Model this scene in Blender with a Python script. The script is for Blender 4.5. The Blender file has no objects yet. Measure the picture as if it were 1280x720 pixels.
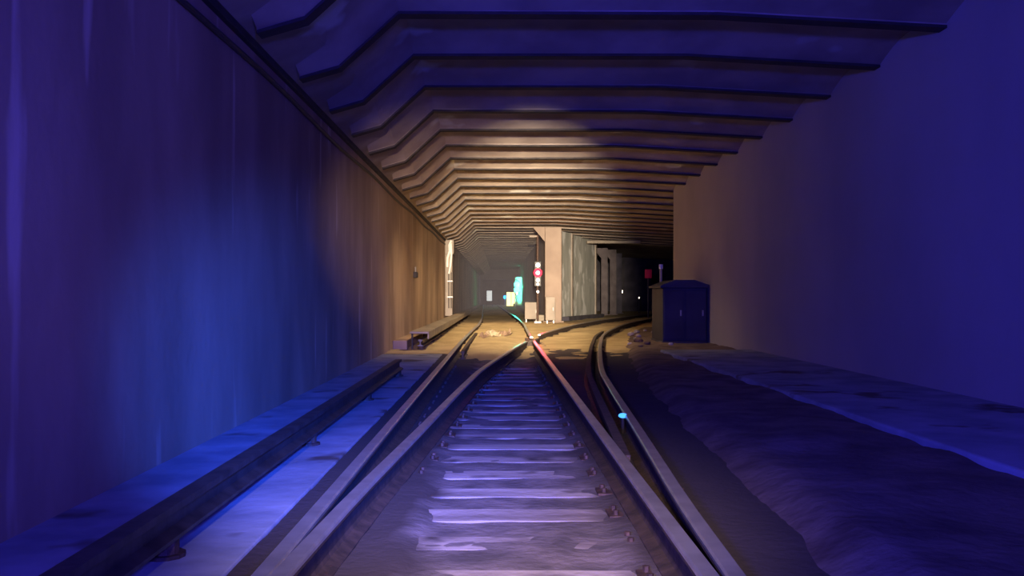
import bpy, bmesh, math, random
from mathutils import Vector, noise
random.seed(7)
S = bpy.context.scene
COL = S.collection

# ------------------------------------------------------------------ camera
CZ, F, VX, VY = 1.06, 1200.0, 625.0, 370.0
cam = bpy.data.cameras.new('camera'); co = bpy.data.objects.new('camera', cam); COL.objects.link(co)
co.location = (0, 0, CZ); co.rotation_euler = (math.radians(90), 0, 0)
cam.sensor_width = 36; cam.lens = F / 1280 * 36
cam.shift_x = (640 - VX) / 1280; cam.shift_y = (VY - 360) / 1280
cam.clip_end = 400
S.camera = co

# ------------------------------------------------------------------ world, lights, exposure
w = bpy.data.worlds.new('world'); S.world = w; w.use_nodes = True
w.node_tree.nodes['Background'].inputs[0].default_value = (0.05, 0.035, 1.0, 1)
w.node_tree.nodes['Background'].inputs[1].default_value = 0.02
S.view_settings.view_transform = 'Standard'; S.view_settings.look = 'None'
S.view_settings.exposure = 0; S.view_settings.gamma = 1; S.view_settings.use_curve_mapping = False

def spot(name, loc, target, color, power, cone, blend, radius=.06):
    l = bpy.data.lights.new(name, 'SPOT'); o = bpy.data.objects.new(name, l); COL.objects.link(o)
    l.color = color; l.energy = power; l.spot_size = math.radians(cone); l.spot_blend = blend; l.shadow_soft_size = radius
    o.location = loc; o.rotation_euler = (Vector(target) - Vector(loc)).to_track_quat('-Z', 'Y').to_euler()
    return o
def point(name, loc, color, power, radius=.05):
    l = bpy.data.lights.new(name, 'POINT'); o = bpy.data.objects.new(name, l); COL.objects.link(o)
    l.color = color; l.energy = power; l.shadow_soft_size = radius; o.location = loc
    return o
# headlamps of the train the picture is taken from
spot('headlamp_warm_near', (-.3, -.5, 2.0), (-1.0, 24, 1.9), (1.0, .70, .42), 14000, 16, 1.0)
spot('headlamp_warm_far', (.2, -.5, 2.2), (1.0, 40, 1.75), (1.0, .82, .60), 125000, 14.5, 1.0)
spot('headlamp_blue_left', (.5, -.8, 1.9), (-1.5, 9.4, .0), (.02, .09, 1.0), 9500, 28, 1.0, .1)
spot('headlamp_blue_wash_left', (.9, -1.5, 1.9), (-2.08, 8.5, 1.9), (.06, .05, 1.0), 2000, 66, 1.0, .2)
spot('headlamp_blue_right', (-1.2, -1.5, 1.9), (4.3, 12, 1.7), (.055, .05, 1.0), 3000, 60, 1.0, .2)
spot('headlamp_blue_down', (0, -.5, 2.4), (.0, 11, 0), (.10, .13, 1.0), 1100, 17, 1.0, .1)
spot('cab_glow', (0, -.4, 2.6), (.0, 4.4, 0), (1.0, .74, .60), 1900, 31, 1.0, .3)
spot('headlamp_blue_up', (0, -1.0, 1.4), (-.6, 14, 3.9), (.03, .03, 1.0), 90, 46, 1.0, .2)

# ------------------------------------------------------------------ materials
def mat(name, c1, c2=None, scale=3, rough=.85, metal=0, bump=.3, bscale=30, emit=None, estr=0, stretch=(1,1,1), lo=.35, hi=.65, c3=None, c3lo=.62, c3hi=.68, c3scale=1.2, c3str=(1,1,1)):
    m = bpy.data.materials.new(name); m.use_nodes = True
    nt = m.node_tree; N = nt.nodes; L = nt.links
    b = N['Principled BSDF']
    b.inputs['Roughness'].default_value = rough; b.inputs['Metallic'].default_value = metal
    if emit:
        b.inputs['Base Color'].default_value = (*c1, 1)
        b.inputs['Emission Color'].default_value = (*emit, 1); b.inputs['Emission Strength'].default_value = estr
        return m
    tc = N.new('ShaderNodeNewGeometry')
    def nz(sc, st, det=5):
        mp = N.new('ShaderNodeMapping'); mp.inputs['Scale'].default_value = st
        L.new(tc.outputs['Position'], mp.inputs[0])
        n = N.new('ShaderNodeTexNoise'); n.inputs['Scale'].default_value = sc; n.inputs['Detail'].default_value = det
        L.new(mp.outputs[0], n.inputs[0]); return n
    def ramp(n, a, c, lo, hi):
        r = N.new('ShaderNodeValToRGB'); r.color_ramp.elements[0].position = lo; r.color_ramp.elements[1].position = hi
        r.color_ramp.elements[0].color = (*a, 1); r.color_ramp.elements[1].color = (*c, 1)
        L.new(n.outputs[0], r.inputs[0]); return r
    n = nz(scale, stretch); r = ramp(n, c1, c2 or c1, lo, hi); out = r.outputs[0]
    if c3:
        n3 = nz(c3scale, c3str, 3); r3 = ramp(n3, (0,0,0), (1,1,1), c3lo, c3hi)
        mx = N.new('ShaderNodeMix'); mx.data_type = 'RGBA'
        L.new(r3.outputs[0], mx.inputs['Factor']); L.new(out, mx.inputs['A']); mx.inputs['B'].default_value = (*c3, 1)
        out = mx.outputs['Result']
    L.new(out, b.inputs['Base Color'])
    if bump:
        nb = nz(bscale, (1,1,1)); bp = N.new('ShaderNodeBump'); bp.inputs['Strength'].default_value = bump; bp.inputs['Distance'].default_value = .02
        L.new(nb.outputs[0], bp.inputs['Height']); L.new(bp.outputs[0], b.inputs['Normal'])
    return m
M = {
 'wall_left': mat('stained_concrete', (.30,.20,.13), (.50,.36,.24), 1.1, .9, bump=.25, bscale=12, stretch=(1,.8,.35), c3=(.62,.50,.36), c3scale=2.0, c3str=(1,1.5,.22), c3lo=.63, c3hi=.72),
 'wall_right': mat('grey_concrete', (.40,.36,.36), (.50,.46,.46), .7, .9, bump=.1, bscale=8, stretch=(1,.5,.4)),
 'ceiling': mat('ceiling_concrete', (.30,.23,.18), (.46,.37,.28), 1.4, .9, bump=.3, bscale=9, c3=(.6,.58,.5), c3lo=.64, c3hi=.70, c3scale=.9),
 'beam': mat('sooty_beam', (.28,.22,.18), (.44,.36,.28), 2.2, .85, bump=.3, bscale=14),
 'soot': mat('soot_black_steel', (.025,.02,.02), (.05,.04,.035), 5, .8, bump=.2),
 'sand': mat('sandy_dirt', (.44,.32,.15), (.62,.48,.24), 1.2, .95, bump=.5, bscale=10),
 'bed': mat('dark_track_bed', (.09,.075,.075), (.20,.165,.16), 5, .95, bump=.6, bscale=22),
 'walk': mat('pale_walkway_concrete', (.24,.27,.33), (.42,.45,.52), 2.4, .75, bump=.3, bscale=9, c3=(.12,.09,.08), c3lo=.60, c3hi=.68, c3scale=1.6),
 'bank': mat('brown_bank_dirt', (.10,.06,.05), (.22,.15,.12), 3, .95, bump=.8, bscale=14),
 'tie': mat('dusty_timber', (.22,.18,.17), (.48,.41,.38), 2.2, .85, bump=.5, bscale=16, stretch=(.5,3,3), c3=(.07,.055,.05), c3lo=.58, c3hi=.68, c3scale=2.2),
 'plate': mat('rusty_plate', (.05,.03,.025), (.12,.07,.05), 20, .7, .3, bump=.3),
 'rail_body': mat('rusty_rail_web', (.05,.035,.03), (.10,.065,.05), 12, .75, .3, bump=.3),
 'rail_head': mat('worn_rail_head', (.55,.53,.52), (.72,.70,.68), 8, .30, .75, bump=.05, bscale=60),
 'third': mat('dark_contact_rail', (.06,.05,.05), (.12,.10,.09), 8, .5, .5, bump=.1),
 'board': mat('pale_cover_board', (.26,.22,.17), (.38,.32,.24), 3, .8, bump=.2),
 'column': mat('tan_painted_column', (.27,.20,.155), (.34,.26,.20), 1.5, .8, bump=.15),
 'panel': mat('grey_weathered_panel', (.42,.43,.38), (.60,.60,.54), 1.8, .8, bump=.2, stretch=(1,1,.3), c3=(.85,.85,.8), c3lo=.54, c3hi=.60, c3scale=1.3, c3str=(1,1,.7)),
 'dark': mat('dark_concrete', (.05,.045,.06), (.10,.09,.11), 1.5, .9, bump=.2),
 'bay': mat('dull_brown_steel', (.10,.08,.08), (.16,.13,.13), 2, .8, bump=.1),
 'box': mat('beige_box_paint', (.23,.19,.15), (.30,.25,.20), 2, .6, .1, bump=.05),
 'case': mat('blue_grey_case_paint', (.03,.03,.05), (.05,.05,.08), 2, .6, .1, bump=.05),
 'black': mat('black_housing', (.03,.03,.03), (.05,.05,.05), 3, .5, bump=0),
 'steel': mat('grey_steel', (.35,.33,.30), (.5,.47,.42), 6, .5, .6, bump=.05),
 'white': mat('white_paint', (.80,.76,.68), (.9,.87,.8), 4, .6, bump=.05),
 'paper': mat('pale_litter', (.24,.18,.10), (.42,.33,.20), 8, .8, bump=.1),
 'brown': mat('brown_litter', (.12,.07,.04), (.25,.16,.09), 8, .8, bump=.1),
 'stone': mat('pale_stone', (.35,.30,.28), (.62,.56,.52), 6, .85, bump=.4),
 'cable': mat('black_cable', (.03,.025,.025), (.05,.04,.04), 5, .6, bump=0),
 'red': mat('red_lens', (.5,.02,.03), emit=(1,.008,.03), estr=5),
 'wlamp': mat('white_lens', (.8,.8,.8), emit=(1,.85,.68), estr=3.0),
 'green': mat('green_lens', (.02,.5,.4), emit=(.05,1,.72), estr=14),
 'yellowp': mat('lit_yellow_panel', (.9,.85,.4), emit=(1,.93,.42), estr=2.4),
 'whitep': mat('lit_white_panel', (.9,.9,.9), emit=(.72,.80,.95), estr=.75),
 'bluel': mat('blue_lens', (.02,.2,.8), emit=(.04,.45,1), estr=3),
 'cyan': mat('cyan_glint', (.05,.3,.9), emit=(.08,.42,1), estr=1.6),  # rail reflection given as emission
 'dimred': mat('dim_red_lens', (.3,.01,.05), emit=(.6,.01,.09), estr=.07),
}

def darken_sides(m, x0, half, soft, col):  # darker base colour on both sides of a centre strip
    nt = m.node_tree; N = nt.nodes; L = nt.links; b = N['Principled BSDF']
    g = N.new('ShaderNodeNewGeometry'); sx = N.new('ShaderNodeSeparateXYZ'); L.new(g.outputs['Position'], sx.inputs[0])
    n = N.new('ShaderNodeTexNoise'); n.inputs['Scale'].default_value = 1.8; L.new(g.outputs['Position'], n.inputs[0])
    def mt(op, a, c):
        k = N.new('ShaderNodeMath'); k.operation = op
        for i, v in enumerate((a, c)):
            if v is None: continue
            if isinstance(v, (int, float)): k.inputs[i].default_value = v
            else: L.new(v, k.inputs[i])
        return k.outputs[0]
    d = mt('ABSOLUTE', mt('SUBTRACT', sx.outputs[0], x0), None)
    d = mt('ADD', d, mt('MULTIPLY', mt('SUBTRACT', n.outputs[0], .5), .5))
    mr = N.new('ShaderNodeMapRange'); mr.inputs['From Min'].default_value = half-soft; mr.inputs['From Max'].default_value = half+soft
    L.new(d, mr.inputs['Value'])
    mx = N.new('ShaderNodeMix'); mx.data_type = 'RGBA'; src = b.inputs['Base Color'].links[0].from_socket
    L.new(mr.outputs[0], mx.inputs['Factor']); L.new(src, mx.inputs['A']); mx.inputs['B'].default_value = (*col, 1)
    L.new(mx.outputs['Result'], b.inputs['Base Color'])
darken_sides(M['bed'], .08, .44, .08, (.055,.04,.035)); darken_sides(M['tie'], .08, .44, .08, (.06,.045,.04))

# ------------------------------------------------------------------ helpers
def tag(o, label=None, cat=None, group=None, kind=None):
    if label: o['label'] = label
    if cat: o['category'] = cat
    if group: o['group'] = group
    if kind: o['kind'] = kind
    return o
def link(name, bm, m, parent=None, smooth=False):
    bmesh.ops.recalc_face_normals(bm, faces=bm.faces)
    me = bpy.data.meshes.new(name); bm.to_mesh(me); bm.free()
    if smooth:
        for p in me.polygons: p.use_smooth = True
    for mm in (m if isinstance(m, (list, tuple)) else [m]): me.materials.append(M[mm])
    o = bpy.data.objects.new(name, me); COL.objects.link(o)
    if parent: o.parent = parent
    return o
def structure(name, bm, m, smooth=False):
    return tag(link(name, bm, m, None, smooth), kind='structure')
def empty(name, loc, label=None, cat=None, group=None, rz=0):
    o = bpy.data.objects.new(name, None); COL.objects.link(o); o.location = loc; o.rotation_euler.z = rz
    o.empty_display_size = .1
    return tag(o, label, cat, group)
def box(bm, x0, x1, y0, y1, z0, z1, bev=0, mi=0):
    vs = [bm.verts.new((x, y, z)) for z in (z0, z1) for y in (y0, y1) for x in (x0, x1)]
    fs = [bm.faces.new([vs[i] for i in q]) for q in ((0,1,3,2),(4,6,7,5),(0,4,5,1),(2,3,7,6),(0,2,6,4),(1,5,7,3))]
    for f in fs: f.material_index = mi
    if bev:
        es = list({e for f in fs for e in f.edges})
        bmesh.ops.bevel(bm, geom=es, offset=bev, segments=2, affect='EDGES', profile=.5)
def cyl(bm, p0, p1, r, n=12, r2=None, mi=0):
    p0, p1 = Vector(p0), Vector(p1); r2 = r if r2 is None else r2
    q = (p1 - p0).to_track_quat('Z', 'Y')
    a = []; b = []
    for i in range(n):
        t = 2*math.pi*i/n; d = q @ Vector((math.cos(t), math.sin(t), 0))
        a.append(bm.verts.new(p0 + d*r)); b.append(bm.verts.new(p1 + d*r2))
    fs = [bm.faces.new([a[i], a[(i+1)%n], b[(i+1)%n], b[i]]) for i in range(n)] + [bm.faces.new(a[::-1]), bm.faces.new(b)]
    for f in fs: f.material_index = mi
def tube(bm, pts, r, n=8):
    prev = None
    for i, p in enumerate(pts):
        p = Vector(p)
        d = (Vector(pts[min(i+1, len(pts)-1)]) - Vector(pts[max(i-1, 0)])).normalized()
        q = d.to_track_quat('Z', 'Y')
        ring = [bm.verts.new(p + q @ Vector((r*math.cos(2*math.pi*k/n), r*math.sin(2*math.pi*k/n), 0))) for k in range(n)]
        if prev:
            for k in range(n): bm.faces.new([prev[k], prev[(k+1)%n], ring[(k+1)%n], ring[k]])
        else: bm.faces.new(ring[::-1])
        prev = ring
    bm.faces.new(prev)
def prism_y(bm, poly, y0, y1, mi=0):          # (x,z) polygon extruded along y
    a = [bm.verts.new((x, y0, z)) for x, z in poly]; b = [bm.verts.new((x, y1, z)) for x, z in poly]
    n = len(poly)
    fs = [bm.faces.new([a[i], a[(i+1)%n], b[(i+1)%n], b[i]]) for i in range(n)] + [bm.faces.new(a[::-1]), bm.faces.new(b)]
    for f in fs: f.material_index = mi
def catmull(pts, step=.4):
    out = []
    P = [Vector(p) for p in pts]
    P = [P[0]*2 - P[1]] + P + [P[-1]*2 - P[-2]]
    for i in range(1, len(P)-2):
        a, b, c, d = P[i-1:i+3]; n = max(2, int((c-b).length/step))
        for k in range(n):
            t = k/n
            out.append(.5*((2*b) + (c-a)*t + (2*a-5*b+4*c-d)*t*t + (3*b-a-3*c+d)*t**3))
    out.append(P[-2]); return out
def offset_path(path, d):
    out = []
    for i, p in enumerate(path):
        t = (path[min(i+1, len(path)-1)] - path[max(i-1, 0)]).normalized()
        out.append(Vector((p.x + t.y*d, p.y - t.x*d)))
    return out
def sweep(bm, path, prof, mi_of=None):         # path of 2-D points, profile (u,z)
    prev = None
    for i, p in enumerate(path):
        t = (path[min(i+1, len(path)-1)] - path[max(i-1, 0)]).normalized()
        ring = [bm.verts.new((p.x + t.y*u, p.y - t.x*u, z)) for u, z in prof]
        n = len(ring)
        if prev:
            for k in range(n):
                f = bm.faces.new([prev[k], prev[(k+1)%n], ring[(k+1)%n], ring[k]])
                if mi_of: f.material_index = mi_of(k)
        else: bm.faces.new(ring[::-1])
        prev = ring
    bm.faces.new(prev)
def fbm(x, y, s): return noise.fractal(Vector((x*s, y*s, 3.7)), 1.0, 2.0, 4)

# ------------------------------------------------------------------ track geometry
A_PATH = catmull([(-.765,-4),(-.765,5),(-.765,14),(-.76,20),(-.72,26),(-.68,31),(-.75,40),(-1.0,55),(-1.3,75),(-1.7,98)])
R_PATH = offset_path(A_PATH, 1.435)
B_PATH = catmull([(-.735,2.3),(-.665,4.1),(-.605,5.2),(-.515,6.8),(-.35,9.8),(-.2,12),(.2,16),(.52,18.9),(.96,22.5),(1.62,26.3),(2.55,30.9),(3.85,36),(6.2,44),(9.0,52)])
C_PATH = offset_path(B_PATH, 1.46)
def xat(path, y):
    for a, b in zip(path, path[1:]):
        if a.y <= y <= b.y: return a.x + (b.x-a.x)*(y-a.y)/max(1e-6, b.y-a.y)
    return None

# ------------------------------------------------------------------ setting: floor
def ground(name, x0, x1, y0, y1, nx, ny, zf, m):
    bm = bmesh.new(); g = []
    for j in range(ny+1):
        y = y0 + (y1-y0)*j/ny
        g.append([bm.verts.new((x0+(x1-x0)*i/nx, y, zf(x0+(x1-x0)*i/nx, y))) for i in range(nx+1)])
    for j in range(ny):
        for i in range(nx): bm.faces.new([g[j][i], g[j][i+1], g[j+1][i+1], g[j+1][i]])
    return structure(name, bm, m, True)
def z_bed(x, y):
    t = min(1, max(0, (abs(x-.08) - .40 + .10*fbm(x+9, y, 1.4))/.10))
    return -.004 + .022*t + .009*fbm(x, y, 2.5)
def z_sand(x, y):
    mound = .075*math.exp(-((x+.15)/.5)**2 - ((y-23)/6)**2)
    return -.05 + .03*fbm(x, y, .9) + .02*fbm(x+5, y, 3) + mound + .09*min(1, max(0, (y-14.2)/4.2))
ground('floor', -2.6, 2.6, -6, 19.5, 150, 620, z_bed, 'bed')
o = ground('floor_far', -2.6, 14, 14.6, 112, 160, 420, z_sand, 'sand')
def z_bank(x, y):
    c = xat(C_PATH, y); c = .9 if c is None and y < 10 else (c if c is not None else 9)
    t = min(1, max(0, (x-c-.32)/.35))
    return -.07 + .17*t + .03*fbm(x, y, 1.6)
ground('floor_bank', 1.1, 6.5, -6, 30, 60, 300, z_bank, 'bank')
bm = bmesh.new(); box(bm, -2.2, -1.02, -6, 17.0, -.1, .03, .01); structure('floor_walkway_left', bm, 'walk')
bm = bmesh.new(); box(bm, 2.75, 4.4, -6, 16.5, -.1, .14, .02); structure('floor_walkway_right', bm, 'walk')

# ------------------------------------------------------------------ setting: walls and ceiling
def wall_strip(bm, x0, x1, y0, y1, z0, z1): box(bm, x0, x1, y0, y1, z0, z1)
bm = bmesh.new()
wall_strip(bm, -2.6, -2.08, -6, 110, -.2, 3.15)
structure('wall_left', bm, 'wall_left')
bm = bmesh.new(); box(bm, -2.09, -2.03, -6, 36, 3.12, 3.19, .01); structure('trim_1', bm, 'soot')
bm = bmesh.new(); prism_y(bm, [(-2.6,3.15),(-2.13,3.15),(-1.62,3.38),(-1.0,3.98),(2.1,3.98),(14,3.3),(14,4.6),(-2.6,4.6)], -6, 112)
structure('ceiling', bm, 'ceiling')
# transverse beams under the roof
tn = 2
vault = bmesh.new()
for i in range(-3, 56):
    y = 9.25 + 1.62*i
    if y > 99: break
    x_r = 12.5 if y < 46 else 2.0
    zr = lambda x: 3.98 if x <= 2.1 else 3.98 - (x-2.1)*.0571
    dz = .26; jit = random.uniform(-.012, .012)
    top = [(-1.95,3.23),(-1.62,3.38),(-1.0,3.98),(2.1,3.98)] + ([(x_r, zr(x_r))] if x_r > 2.1 else [])
    low = [(-1.93,3.17),(-1.55,3.28),(-.98,3.80),(2.1,3.80+jit)] + ([(x_r, zr(x_r)-.18)] if x_r > 2.1 else [])
    if x_r <= 2.1: top[-1] = (x_r, 3.98); low[-1] = (x_r, 3.80)
    bm = bmesh.new()
    def rib(y0, y1, hi, lo, mi):
        n = len(hi)
        for s in range(n-1):
            v = [bm.verts.new(p) for p in ((hi[s][0],y0,hi[s][1]),(hi[s+1][0],y0,hi[s+1][1]),(lo[s+1][0],y0,lo[s+1][1]),(lo[s][0],y0,lo[s][1]),
                                         (hi[s][0],y1,hi[s][1]),(hi[s+1][0],y1,hi[s+1][1]),(lo[s+1][0],y1,lo[s+1][1]),(lo[s][0],y1,lo[s][1]))]
            for q in ((0,1,2,3),(7,6,5,4),(3,2,6,7),(0,4,5,1),(0,3,7,4),(1,5,6,2)):
                bm.faces.new([v[a] for a in q]).material_index = mi
    rib(y, y+.12, [(a, b+.02) for a, b in top], low, 0)
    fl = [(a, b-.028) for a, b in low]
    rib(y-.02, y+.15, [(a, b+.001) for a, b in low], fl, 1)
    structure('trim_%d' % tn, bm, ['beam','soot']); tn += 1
    # shallow concrete vault from this beam to the next one
    ns = 8
    for sg in range(len(low)-1):
        rows = []
        for q in range(ns+1):
            t = q/ns; yy = y+.12 + (1.62-.12)*t; hh = .16*math.sin(math.pi*t)+.01
            rows.append([vault.verts.new((p[0], yy, p[1]+hh)) for p in (low[sg], low[sg+1])])
        for a, b in zip(rows, rows[1:]): vault.faces.new([a[0], a[1], b[1], b[0]])
structure('ceiling_vaults', vault, 'ceiling', True)
# right-hand wall near the train
bm = bmesh.new(); box(bm, 4.3, 4.75, -6, 23.8, -.2, 4.0); structure('wall_right', bm, 'wall_right')
# wall right of the straight tunnel beyond the big column
bm = bmesh.new(); box(bm, 1.9, 2.35, 39.5, 112, -.2, 4.1); structure('wall_right_far', bm, 'wall_left')
bm = bmesh.new(); box(bm, 1.35, 1.9, 39.5, 99, -.1, .28, .02); structure('trim_%d' % tn, bm, 'board'); tn += 1
# far portal
bm = bmesh.new()
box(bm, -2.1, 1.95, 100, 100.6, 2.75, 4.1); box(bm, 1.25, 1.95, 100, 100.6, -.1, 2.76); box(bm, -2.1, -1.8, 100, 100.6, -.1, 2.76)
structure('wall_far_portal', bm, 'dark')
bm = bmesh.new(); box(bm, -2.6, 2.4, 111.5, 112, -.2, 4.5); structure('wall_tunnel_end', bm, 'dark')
# side bay shell
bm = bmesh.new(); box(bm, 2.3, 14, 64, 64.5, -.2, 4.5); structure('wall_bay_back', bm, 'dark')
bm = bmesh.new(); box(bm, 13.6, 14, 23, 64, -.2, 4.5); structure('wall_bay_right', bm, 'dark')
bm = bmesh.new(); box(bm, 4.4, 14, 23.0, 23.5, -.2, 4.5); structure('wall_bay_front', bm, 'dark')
# slanting panelled wall between straight tunnel and side bay
def slant(bm, a, b, z0, z1, th, bev=0):
    a, b = Vector(a), Vector(b); d = (b-a).normalized(); n = Vector((-d.y, d.x))
    vs = [bm.verts.new((p.x, p.y, z)) for z in (z0, z1) for p in (a, b, b+n*th, a+n*th)]
    for q in ((3,2,1,0),(4,5,6,7),(0,1,5,4),(1,2,6,5),(2,3,7,6),(3,0,4,7)): bm.faces.new([vs[i] for i in q])
bm = bmesh.new(); slant(bm, (2.45,39.6), (4.62,46), -.2, 4.0, .35); structure('wall_slanting', bm, 'panel')
bm = bmesh.new()
for t in (.02, .30, .97):
    p = Vector((2.45,39.6)).lerp(Vector((4.62,46)), t); d = Vector((2.17,6.4)).normalized()
    slant(bm, p - d*.10 + Vector((.05,-.02)), p + d*.10 + Vector((.05,-.02)), 0, 3.75, .08)
structure('trim_%d' % tn, bm, 'box'); tn += 1
bm = bmesh.new(); slant(bm, (2.85,39.6), (5.0,46), -.02, .20, .3); structure('trim_%d' % tn, bm, 'dark'); tn += 1
bm = bmesh.new(); box(bm, 3.9, 6.3, 43, 43.3, 3.42, 3.54, .01); structure('trim_%d' % tn, bm, 'board'); tn += 1

# ------------------------------------------------------------------ rails
H = .16
def rail_parts(root, path):
    body = bmesh.new()
    sweep(body, path, [(-.068,0),(-.068,.012),(-.02,.03),(-.011,.045),(-.011,.115),(-.033,.128),(-.033,.146),(.033,.146),(.033,.128),(.011,.115),(.011,.045),(.02,.03),(.068,.012),(.068,0)])
    link('rail_body', body, 'rail_body', root)
    head = bmesh.new()
    sweep(head, path, [(-.0335,.140),(-.0335,.152),(-.026,H),(.026,H),(.0335,.152),(.0335,.140)])
    link('rail_head', head, 'rail_head', root)
def rail(path, label, grp=None):
    r = empty('steel_rail', (0,0,0), label, 'rail', grp)
    r.location = (path[0].x, path[0].y, 0)
    r.location.z = .012; rail_parts(r, [p - path[0] for p in path]); return r
rail(A_PATH, 'left running rail of the straight track, nearest the left tunnel wall')
rail([p for p in R_PATH if p.y < 19.6], 'right running rail of the straight track, from the train to the rail crossing')
rail([p for p in R_PATH if p.y > 20.4], 'thin far rail gleaming green beyond the rail crossing')
b0 = [p for p in B_PATH if p.y < 18.9]
rail(b0, 'curved rail running between the two straight rails towards the crossing')
rail([p for p in B_PATH if p.y > 22.0], 'dark curved rail leading from the crossing past the big column')
rail(C_PATH, 'outer curved rail turning right into the dark side bay')
def xf(y0, y1, path, off, step=.3): 
    return [p for p in offset_path(path, off) if y0 < p.y < y1]
# guard rails
def simple_rail(name, path, label, cat, z=0, h=.14, wid=.05, m='rail_body', flare=True):
    bm = bmesh.new()
    pth = [Vector(p) for p in path]
    o0 = pth[0].copy(); pth = [p-o0 for p in pth]
    sweep(bm, pth, [(-wid,z),(-wid,z+.02),(-.015,z+.04),(-.015,z+h-.04),(-wid*.6,z+h-.03),(-wid*.6,z+h),(wid*.6,z+h),(wid*.6,z+h-.03),(.015,z+h-.04),(.015,z+.04),(wid,z+.02),(wid,z)])
    o = link(name, bm, m); o.location = (o0.x, o0.y, 0)
    return tag(o, label, cat)
simple_rail('guard_rail', xf(5.2, 25, C_PATH, -.16), 'dark guard rail hugging the inside of the outer curved rail', 'guard rail', h=.155)
simple_rail('guard_rail', xf(15.5, 24, A_PATH, .15), 'short guard rail beside the left straight rail opposite the crossing', 'guard rail', h=.15)
# frog (crossing casting)
f = empty('rail_crossing', (.66, 19.9, 0), 'steel rail crossing where the curved rail meets the straight rail', 'rail crossing')
bm = bmesh.new(); box(bm, -.22, .30, -1.4, 2.4, -.01, .03, .008); link('base_plate', bm, 'plate', f)
bm = bmesh.new()
def xb(y): return xat(B_PATH, y) - .66
def xr(y): return xat(R_PATH, y) - .66
v = []
for y in (-.35, .3, .9, 1.6, 2.2):
    Y = 19.9+y; a, b = sorted((xb(Y), xr(Y)))
    v.append((a-.033, b+.033, y))
vs = [[bm.verts.new(p) for p in ((a,y,.03),(b,y,.03),(b,y,H-.002),(a,y,H-.002))] for a, b, y in v[:2]]
for p, q in zip(vs, vs[1:]):
    for k in range(4): bm.faces.new([p[k], p[(k+1)%4], q[(k+1)%4], q[k]])
bm.faces.new(vs[0]); bm.faces.new(vs[-1][::-1]); link('point_block', bm, 'rail_body', f)
for nm, off, pth, y0, y1 in (('wing_rail', -.11, R_PATH, 18.9, 21.2), ('wing_rail', .11, B_PATH, 18.9, 21.2)):
    bm = bmesh.new(); pts = [p - Vector((.66,19.9)) for p in xf(y0, y1, pth, off)]
    sweep(bm, pts, [(-.05,.031),(-.012,.05),(-.012,.11),(-.03,.12),(-.03,.155),(.03,.155),(.03,.12),(.012,.11),(.012,.05),(.05,.031)])
    link(nm, bm, 'rail_body', f)

# ------------------------------------------------------------------ ties
def make_tie(y, x0, x1):
    t = empty('wooden_tie', (0, y, 0), 'dusty grey wooden tie lying across the track under the rails', 'railway tie', 'wooden ties of the track')
    bm = bmesh.new(); w = .125 + random.uniform(-.01, .01)
    n = 16; jl = random.uniform(-.06,.06); jr = random.uniform(-.06,.06)
    rows = []
    for i in range(n+1):
        x = x0+jl + (x1+jr-x0-jl)*i/n; s = random.uniform(-.006,.006)
        rows.append([bm.verts.new(p) for p in ((x,-w+s,-.09),(x,-w+s,-.012),(x,-w+.012+s,0),(x,w-.012+s,0),(x,w+s,-.012),(x,w+s,-.09))])
    for a, b in zip(rows, rows[1:]):
        for k in range(6): bm.faces.new([a[k], a[(k+1)%6], b[(k+1)%6], b[k]])
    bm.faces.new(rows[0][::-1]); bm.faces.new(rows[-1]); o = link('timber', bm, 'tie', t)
    o.rotation_euler.z = random.uniform(-.008,.008)
    for P in (A_PATH, R_PATH, B_PATH, C_PATH):
        x = xat(P, y)
        if x is None or not x0 < x < x1: continue
        if P is B_PATH and (y < 5.4 or y > 15.4): continue
        if P is C_PATH and y < 4.2: continue
        bm = bmesh.new(); box(bm, x-.15, x+.15, -.085, .085, -.003, .012, .003)
        for sx in (-.115, .115):
            for sy in (-.05, .05): cyl(bm, (x+sx, sy, .01), (x+sx, sy, .035), .014, 6)
        link('tie_plate', bm, 'plate', t)
ys = []
y = 2.55
while y < 14.4:
    ys.append(y); y += .525
for y in ys:
    c = xat(C_PATH, y)
    make_tie(y, -1.0, (c + .28) if c else 1.0)

# ------------------------------------------------------------------ contact rail on the left
def third(y0, y1, x, label, board):
    r = empty('contact_rail', (x, y0, 0), label, 'third rail')
    L = y1-y0
    bm = bmesh.new(); prism_y(bm, [(-.06,.10),(-.06,.115),(-.012,.135),(-.012,.19),(-.04,.2),(-.04,.23),(.04,.23),(.04,.2),(.012,.19),(.012,.135),(.06,.115),(.06,.10)], 0, L); link('conductor', bm, 'third', r)
    n = int(L/2.6)
    for i in range(n+1):
        yy = .25 + i*(L-.5)/max(1, n)
        bm = bmesh.new(); cyl(bm, (0,yy,-.0), (0,yy,.045), .085, 12); cyl(bm, (0,yy,.045), (0,yy,.10), .06, 12); link('insulator', bm, 'plate', r)
        if board:
            bm = bmesh.new(); box(bm, -.19, -.16, yy-.03, yy+.03, 0, .36); box(bm, -.19, .12, yy-.03, yy+.03, .325, .345); link('bracket', bm, 'soot', r)
    if board:
        bm = bmesh.new(); box(bm, -.19, .17, -.1, L, .345, .385, .006); link('cover_board', bm, 'board', r)
        bm = bmesh.new(); box(bm, .20-.06, .165, -.02, L, .24, .344, .004); link('side_board', bm, 'board', r)
third(-5, 12.6, -1.33, 'dark bare contact rail on the blue lit walkway at lower left', False)
third(18.3, 44, -1.52, 'contact rail under a long pale cover board beside the left wall', True)
# pale bench running behind the cover board
bm = bmesh.new(); box(bm, -2.08, -1.80, 18.6, 98, -.1, .20, .02); structure('trim_%d' % tn, bm, 'wall_left'); tn += 1

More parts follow.
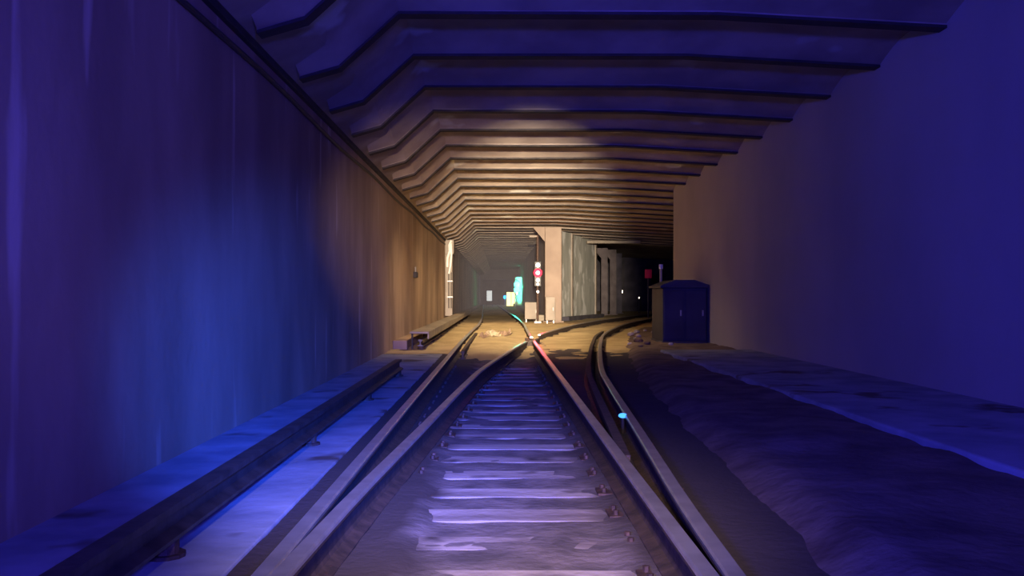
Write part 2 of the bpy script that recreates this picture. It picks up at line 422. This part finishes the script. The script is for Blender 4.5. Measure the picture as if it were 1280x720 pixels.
# ------------------------------------------------------------------ columns
def hcolumn(x, y, z1, wx, wy, m, label, grp=None, encased=False):
    r = empty('tunnel_column', (x, y, 0), label, 'column', grp)
    bm = bmesh.new()
    if encased: box(bm, -wx/2, wx/2, -wy/2, wy/2, 0, z1, .03)
    else:
        box(bm, -wx/2, wx/2, -wy/2, -wy/2+.03, 0, z1); box(bm, -wx/2, wx/2, wy/2-.03, wy/2, 0, z1); box(bm, -.015, .015, -wy/2+.03, wy/2-.03, 0, z1)
    link('shaft', bm, m, r)
    bm = bmesh.new(); box(bm, -wx/2-.08, wx/2+.08, -wy/2-.08, wy/2+.08, -.03, .10, .02); link('base', bm, m, r)
    bm = bmesh.new()
    a = [(-wx/2, z1-.55), (-wx/2-.42, z1-.05), (-wx/2-.42, z1), (-wx/2, z1)]
    vs0 = [bm.verts.new((px, -.08, pz)) for px, pz in a]; vs1 = [bm.verts.new((px, .08, pz)) for px, pz in a]
    for k in range(4): bm.faces.new([vs0[k], vs0[(k+1)%4], vs1[(k+1)%4], vs1[k]])
    bm.faces.new(vs0[::-1]); bm.faces.new(vs1)
    link('bracket', bm, m, r)
    return r
hcolumn(2.05, 37.2, 3.72, .64, .6, 'column', 'broad tan column at the tunnel fork behind the red signal', encased=True)
hcolumn(5.50, 50.6, 3.58, .30, .4, 'bay', 'first dark steel column in the side bay beside the grey panelled wall')
hcolumn(6.10, 51.8, 3.55, .30, .4, 'bay', 'second dark steel column in the side bay, further from the grey wall')
hcolumn(6.75, 55, 3.5, .42, .4, 'dark', 'rightmost dark steel column deep in the side bay')
# pilaster on the left wall
r = empty('wall_pilaster', (-2.08, 36.3, 0), 'pale pilaster with cable straps standing against the left wall', 'pilaster')
bm = bmesh.new(); box(bm, .0, .28, 0, 1.0, .3, 3.2, .02); link('shaft', bm, 'box', r)
bm = bmesh.new(); box(bm, .0, .34, -.05, 1.05, 2.65, 3.19, .02); link('cap', bm, 'box', r)
r = empty('conduit_bundle', (-1.93, 36.2, 0), 'white splashed conduit loop fixed to the left pilaster', 'conduit')
bm = bmesh.new(); tube(bm, [(-.06,0,2.15),(-.05,0,2.5),(.03,-.02,2.75),(.02,-.02,3.0),(.10,-.02,3.15)], .045); link('white_pipe', bm, 'white', r)
bm = bmesh.new(); tube(bm, [(.08,0,3.15),(.10,-.01,2.6),(.06,-.01,2.2),(.0,0,1.9)], .035); link('white_pipe', bm, 'white', r)
for xx in (.0, .09):
    bm = bmesh.new(); tube(bm, [(xx,.0,.6),(xx,0,1.2),(xx,0,1.95)], .018); link('black_cable', bm, 'cable', r)
for zz in (1.0, 1.6):
    bm = bmesh.new(); box(bm, -.06, .15, -.03, .02, zz, zz+.04); link('strap', bm, 'steel', r)
# small boxes on the haunch and wall
def wall_box(x, y, z, sx, sy, sz, label, m='box', name='junction_box'):
    r = empty(name, (x,y,z), label, name.replace('_',' '))
    bm = bmesh.new(); box(bm, 0, sx, 0, sy, 0, sz, .01); link('housing', bm, m, r)
    bm = bmesh.new(); box(bm, sx, sx+.012, sy*.08, sy*.92, sz*.08, sz*.92, .004); link('cover', bm, m, r)
    bm = bmesh.new(); cyl(bm, (sx/2, sy/2, sz), (sx/2, sy/2, sz+.12), .015, 8); link('conduit', bm, 'steel', r)
wall_box(-2.08, 23.0, 1.50, .08, .35, .14, 'small dark junction box on the stained left wall', 'soot')
wall_box(-2.04, 20.8, 3.30, .16, .22, .15, 'dark junction box under the left roof haunch, nearer one', 'soot')
wall_box(-2.02, 22.8, 3.30, .16, .30, .16, 'pale junction box under the left roof haunch, farther one', 'box')
# cable run along the left wall
bm = bmesh.new(); tube(bm, [(-2.055, yy, 2.98+.02*math.sin(yy*.9)) for yy in [ -5+ .8*i for i in range(52)]], .022); tag(link('wall_cable', bm, 'cable'), 'thin black cable running under the top edge of left wall', 'cable')

# ------------------------------------------------------------------ added fill lamps, unseen between the roof beams, to brighten floor and wall
for lx, ly, pw in ((.3, 19.6, 480), (.3, 24.5, 480), (.3, 29.4, 480), (.3, 34.2, 420)):
    r = empty('fill_lamp', (lx, ly, 3.86), 'added warm fill lamp hidden up behind a roof beam', 'lamp', 'added warm fill lamps between the roof beams')
    bm = bmesh.new(); cyl(bm, (0,0,.03), (0,0,.09), .10, 16, .06); link('shade', bm, 'black', r)
    bm = bmesh.new(); cyl(bm, (0,0,.0), (0,0,.03), .06, 14); link('bulb', bm, 'wlamp', r)
    spot('fill_lamp_light', (lx, ly, 3.84), (lx, ly, 0), (1.0, .72, .40), pw, 130, 1.0, .2)
# ------------------------------------------------------------------ red signal
def disc_ring(bm, x, y, z, r):
    cyl(bm, (x, y, z), (x, y-.012, z), r, 20)
s = empty('signal_mast', (1.42, 36.2, 0), 'signal mast with glowing red lamp and small white lamps before tan column', 'railway signal')
bm = bmesh.new(); box(bm, -.14, .14, -.14, .14, -.01, .12, .02); link('foot', bm, 'steel', s)
bm = bmesh.new(); cyl(bm, (0,0,.1), (0,0,3.35), .045, 12); link('pole', bm, 'plate', s)
bm = bmesh.new(); box(bm, -.32, .03, -.03, .03, 3.28, 3.34, .005); link('top_arm', bm, 'box', s)
bm = bmesh.new(); box(bm, -.13, .13, -.16, .06, 1.42, 2.36, .02); hd = link('lamp_housing', bm, 'black', s)
for z, m, rr in ((2.22,'wlamp',.085),(1.93,'red',.16),(1.66,'wlamp',.07),(1.50,'wlamp',.05)):
    bm = bmesh.new(); disc_ring(bm, 0, -.165, z, rr); l = link('lamp_lens', bm, m, hd)
    if m == 'red':
        l['label'] = 'glowing red lens'
        bm = bmesh.new(); disc_ring(bm, 0, -.18, z, .075); c = link('lamp_core', bm, 'wlamp', hd); c['label'] = 'white hot centre of the red lamp'
    bm = bmesh.new()
    n = 14
    for k in range(n):
        t0 = math.pi*k/n; t1 = math.pi*(k+1)/n
        q = [(rr*1.15*math.cos(t), z+rr*1.15*math.sin(t)) for t in (t0, t1)]
        vs = [bm.verts.new(p) for p in ((q[0][0],-.16,q[0][1]),(q[1][0],-.16,q[1][1]),(q[1][0],-.30,q[1][1]),(q[0][0],-.30,q[0][1]))]
        bm.faces.new(vs)
        vs = [bm.verts.new((p[0]*1.08, p[1], z+(p[2]-z)*1.08)) for p in ((q[0][0],-.16,q[0][1]),(q[1][0],-.16,q[1][1]),(q[1][0],-.30,q[1][1]),(q[0][0],-.30,q[0][1]))]
        bm.faces.new(vs[::-1])
    link('hood', bm, 'black', hd)
bm = bmesh.new(); cyl(bm, (0,-.17,1.22), (0,-.19,1.22), .05, 14); link('marker_lamp', bm, 'wlamp', s)
spot('red_signal_light', (1.42, 35.7, 1.93), (.70, 19, .17), (1,.02,.05), 700, 6, .8, .12)
point('red_signal_glow', (1.42, 35.7, 1.93), (1,.02,.05), 9, .1)
def cabinet(x, y, wx, wy, h, label, legs=True):
    r = empty('equipment_cabinet', (x,y,0), label, 'cabinet')
    z0 = .16 if legs else 0
    bm = bmesh.new(); box(bm, -wx/2, wx/2, -wy/2, wy/2, z0, h, .015); link('body', bm, 'box', r)
    bm = bmesh.new(); box(bm, -wx/2+.03, wx/2-.03, -wy/2-.018, -wy/2, z0+.04, h-.05, .006); d = link('door', bm, 'box', r)
    bm = bmesh.new(); box(bm, wx/2-.10, wx/2-.07, -wy/2-.05, -wy/2-.018, h*.5, h*.5+.12, .005); link('handle', bm, 'steel', d)
    if legs:
        for sx in (-1,1):
            bm = bmesh.new(); box(bm, sx*(wx/2-.06)-.025, sx*(wx/2-.06)+.025, -.05, .05, -.01, z0+.01); link('leg', bm, 'steel', r)
cabinet(1.86, 35.5, .36, .3, 1.03, 'tall narrow beige cabinet right of the signal before the column')
cabinet(1.22, 37.4, .52, .4, .82, 'low beige cabinet left of the signal mast')

# ------------------------------------------------------------------ green signal and lights far down
s = empty('signal_mast', (1.45, 82.2, 0), 'distant signal glowing green deep in the straight tunnel', 'railway signal')
bm = bmesh.new(); cyl(bm, (0,0,0), (0,0,2.5), .05, 10); link('pole', bm, 'steel', s)
bm = bmesh.new(); box(bm, -.2, .2, -.12, .12, 1.2, 2.3, .02); hd = link('lamp_housing', bm, 'black', s)
for z, rr, m in ((2.06,.25,'green'),(1.58,.25,'green'),(1.28,.1,'wlamp')):
    bm = bmesh.new(); cyl(bm, (0,-.125,z), (0,-.15,z), rr, 18); link('lamp_lens', bm, m, hd)
spot('green_signal_light', (1.4, 81.0, 1.75), (.72, 36, .17), (.03,1,.68), 2600, 2.2, .6, .15)
spot('green_glare_fill', (1.75, 81.4, 2.0), (1.62, 84, 1.8), (.03,1,.68), 5000, 56, .4, .1)  # added spot that throws the green glare onto the pier behind
bm = bmesh.new(); box(bm, 1.30, 1.92, 84, 84.6, -.1, 2.7, .02); structure('wall_glare_pier', bm, 'panel')  # pier added as a surface to catch the green glare
r = empty('yellow_glow_panel', (.8, 99.0, 0), 'bright yellow glowing panel below the green light far ahead', 'doorway')  # framed panel with a yellow emissive surface
bm = bmesh.new(); box(bm, -.12, .88, .02, .06, .0, 1.45); link('lit_panel', bm, 'yellowp', r)
bm = bmesh.new(); box(bm, -.2, -.12, 0, .1, 0, 1.6); box(bm, .88, .96, 0, .1, 0, 1.6); box(bm, -.2, .96, 0, .1, 1.45, 1.6); box(bm, .32, .38, 0, .07, 0, 1.45); link('frame', bm, 'dark', r)
r = empty('lit_window', (-1.35, 99.5, .45), 'small pale lit window left of the far tunnel mouth', 'lit window')
bm = bmesh.new(); box(bm, -.02, .52, .02, .05, .1, 1.15); link('lit_panel', bm, 'whitep', r)
bm = bmesh.new(); box(bm, -.08, -.02, 0, .08, -.46, 1.22); box(bm, .52, .58, 0, .08, -.46, 1.22); box(bm, -.08, .58, 0, .08, 1.15, 1.22); box(bm, -.08, .58, 0, .08, .03, .1); link('frame', bm, 'dark', r)
r = empty('blue_lamp', (.55, 102, 0), 'small blue lamp glowing inside the far tunnel mouth', 'lamp')
bm = bmesh.new(); cyl(bm, (0,0,-.03), (0,0,.75), .04, 8); link('post', bm, 'steel', r)
bm = bmesh.new(); bmesh.ops.create_uvsphere(bm, u_segments=14, v_segments=10, radius=.2); bmesh.ops.translate(bm, verts=bm.verts, vec=(0,0,.92)); link('globe', bm, 'bluel', r, True)
point('blue_lamp_light', (.4, 101.3, 1.2), (.05,.25,1), 120, .1)
# blue reflection on the outer rail, added as a glowing bead
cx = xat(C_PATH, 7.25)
r = empty('rail_glint', (cx-.05, 7.2, .0), 'small cyan glowing bead standing for a reflection on the outer curved rail', 'lamp')
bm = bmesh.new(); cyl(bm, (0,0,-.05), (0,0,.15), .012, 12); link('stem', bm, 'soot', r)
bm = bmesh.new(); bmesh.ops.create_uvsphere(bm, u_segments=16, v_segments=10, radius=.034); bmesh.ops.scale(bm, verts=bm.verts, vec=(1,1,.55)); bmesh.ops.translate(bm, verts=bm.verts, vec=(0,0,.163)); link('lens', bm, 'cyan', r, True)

# ------------------------------------------------------------------ side bay: relay case, post, lamps
r = empty('relay_case', (3.78, 20.2, .05), 'large blue grey relay case with sloping lid in the side bay', 'relay case')
bm = bmesh.new(); box(bm, -.44, .46, -.5, .9, .08, 1.18, .015); link('body', bm, 'case', r)
bm = bmesh.new(); prism_y(bm, [(-.50,1.18),(-.50,1.22),(-.2,1.34),(.2,1.34),(.50,1.24),(.50,1.18)], -.56, .96); link('lid', bm, 'case', r)
for sx in (-.43, .02):
    bm = bmesh.new(); box(bm, sx+.02, sx+.41, -.52, -.50, .14, 1.12, .005); d = link('door', bm, 'case', r)
    bm = bmesh.new(); box(bm, sx+.34, sx+.37, -.55, -.52, .6, .72, .004); link('handle', bm, 'steel', d)
bm = bmesh.new(); box(bm, -.46, .48, -.52, .92, -.12, .08, .01); link('plinth', bm, 'dark', r)
r = empty('marker_post', (3.62, 21.6, .05), 'short pale post with a white cap standing behind the relay case', 'post')
bm = bmesh.new(); cyl(bm, (0,0,-.1), (0,0,1.62), .03, 10); link('shaft', bm, 'steel', r)
bm = bmesh.new(); cyl(bm, (0,0,1.62), (0,0,1.72), .045, 12); link('cap', bm, 'white', r)
def baylamp(x, y, z, m, rad, label, hang=False):
    r = empty('bay_lamp', (x,y,0), label, 'lamp')
    bm = bmesh.new(); cyl(bm, (0,.05,-.03), (0,.05,z+.1), .03, 8); link('post', bm, 'dark', r)
    bm = bmesh.new(); cyl(bm, (0,0,z-rad), (0,0,z+rad), rad*.8, 12); link('lens', bm, m, r)
baylamp(7.6, 60, 1.33, 'wlamp', .09, 'tiny white lamp shining deep in the dark side bay')
baylamp(8.4, 58, .95, 'wlamp', .04, 'tiny faint white lamp right of the brighter bay lamp')
baylamp(6.95, 45, 2.1, 'dimred', .2, 'dim red lamp left of the pale post in the side bay')

# ------------------------------------------------------------------ litter and stones
def litter(x, y, z, sc, m, label, name='crumpled_litter', cat='litter', grp=None, seed=0):
    rnd = random.Random(seed); bm = bmesh.new(); n = 7; g = []
    for j in range(n):
        row = []
        for i in range(n):
            u = (i/(n-1)-.5)*sc; v = (j/(n-1)-.5)*sc*.8
            row.append(bm.verts.new((u + rnd.uniform(-.04,.04)*sc, v + rnd.uniform(-.05,.05)*sc, abs(rnd.gauss(.22,.2))*sc)))
        g.append(row)
    for j in range(n-1):
        for i in range(n-1):
            if (i in (0,n-2)) and (j in (0,n-2)): continue
            bm.faces.new([g[j][i], g[j][i+1], g[j+1][i+1], g[j+1][i]])
    for v in [v for v in bm.verts if not v.link_faces]: bm.verts.remove(v)
    o = link(name, bm, m); md = o.modifiers.new('t', 'SOLIDIFY'); md.thickness = .008
    o.location = (x,y,z); o.rotation_euler.z = rnd.uniform(0,6)
    return tag(o, label, cat, grp)
litter(-.17, 22.0, z_sand(-.17,22)-.02, .34, 'paper', 'largest crumpled pale litter on the sandy ground ahead', seed=1)
litter(.12, 24.0, z_sand(.12,24)-.02, .30, 'brown', 'brown crumpled litter behind the larger pale one', seed=2)
litter(-.36, 21.6, z_sand(-.36,21.6)+.01, .22, 'brown', 'small brown litter left of the large pale one', seed=3)
def twig(pts, label):
    bm = bmesh.new(); tube(bm, pts, .014, 6); tag(link('twig', bm, 'brown'), label, 'twig')
twig([(-.5,22.6,.09),(-.35,22.9,.13),(-.15,22.8,.15),(.0,22.5,.12)], 'bent dark twig lying behind the pale litter on sand')
twig([(.1,23.0,.10),(.25,23.4,.12),(.3,24.2,.13)], 'short curved twig right of the litter on sand')
rs = random.Random(5)
for i in range(26):
    y = rs.uniform(18.5, 27); c = xat(C_PATH, y); x = c + .5 + rs.uniform(0, 1.25); rad = rs.uniform(.03, .10)
    bm = bmesh.new(); bmesh.ops.create_icosphere(bm, subdivisions=2, radius=rad)
    for v in bm.verts: v.co *= 1 + .28*noise.noise(v.co/rad*1.3 + Vector((i*7,0,0)))
    bmesh.ops.scale(bm, verts=bm.verts, vec=(1, 1.2, .65))
    o = link('loose_stone', bm, 'stone' if rs.random() < .7 else 'bank'); o.location = (x, y, z_bank(x, y)+rad*.3)
    tag(o, 'loose rubble stone on the brown bank beyond the outer curved rail', 'stone', 'rubble stones on the brown bank')

# ------------------------------------------------------------------ dusty haze hanging in the tunnel
hz = bpy.data.materials.new('dusty_haze'); hz.use_nodes = True
nt = hz.node_tree; nt.nodes.clear()
out = nt.nodes.new('ShaderNodeOutputMaterial'); vs_ = nt.nodes.new('ShaderNodeVolumeScatter')
vs_.inputs['Color'].default_value = (.84, .78, 1.0, 1); vs_.inputs['Density'].default_value = .013; vs_.inputs['Anisotropy'].default_value = .0
nt.links.new(vs_.outputs[0], out.inputs['Volume']); M['haze'] = hz
bm = bmesh.new(); box(bm, -2.05, 1.89, 36, 66, .3, 3.7)
o = link('dusty_haze', bm, 'haze'); tag(o, 'thin dusty haze hanging in the straight tunnel ahead', 'haze', kind='stuff')
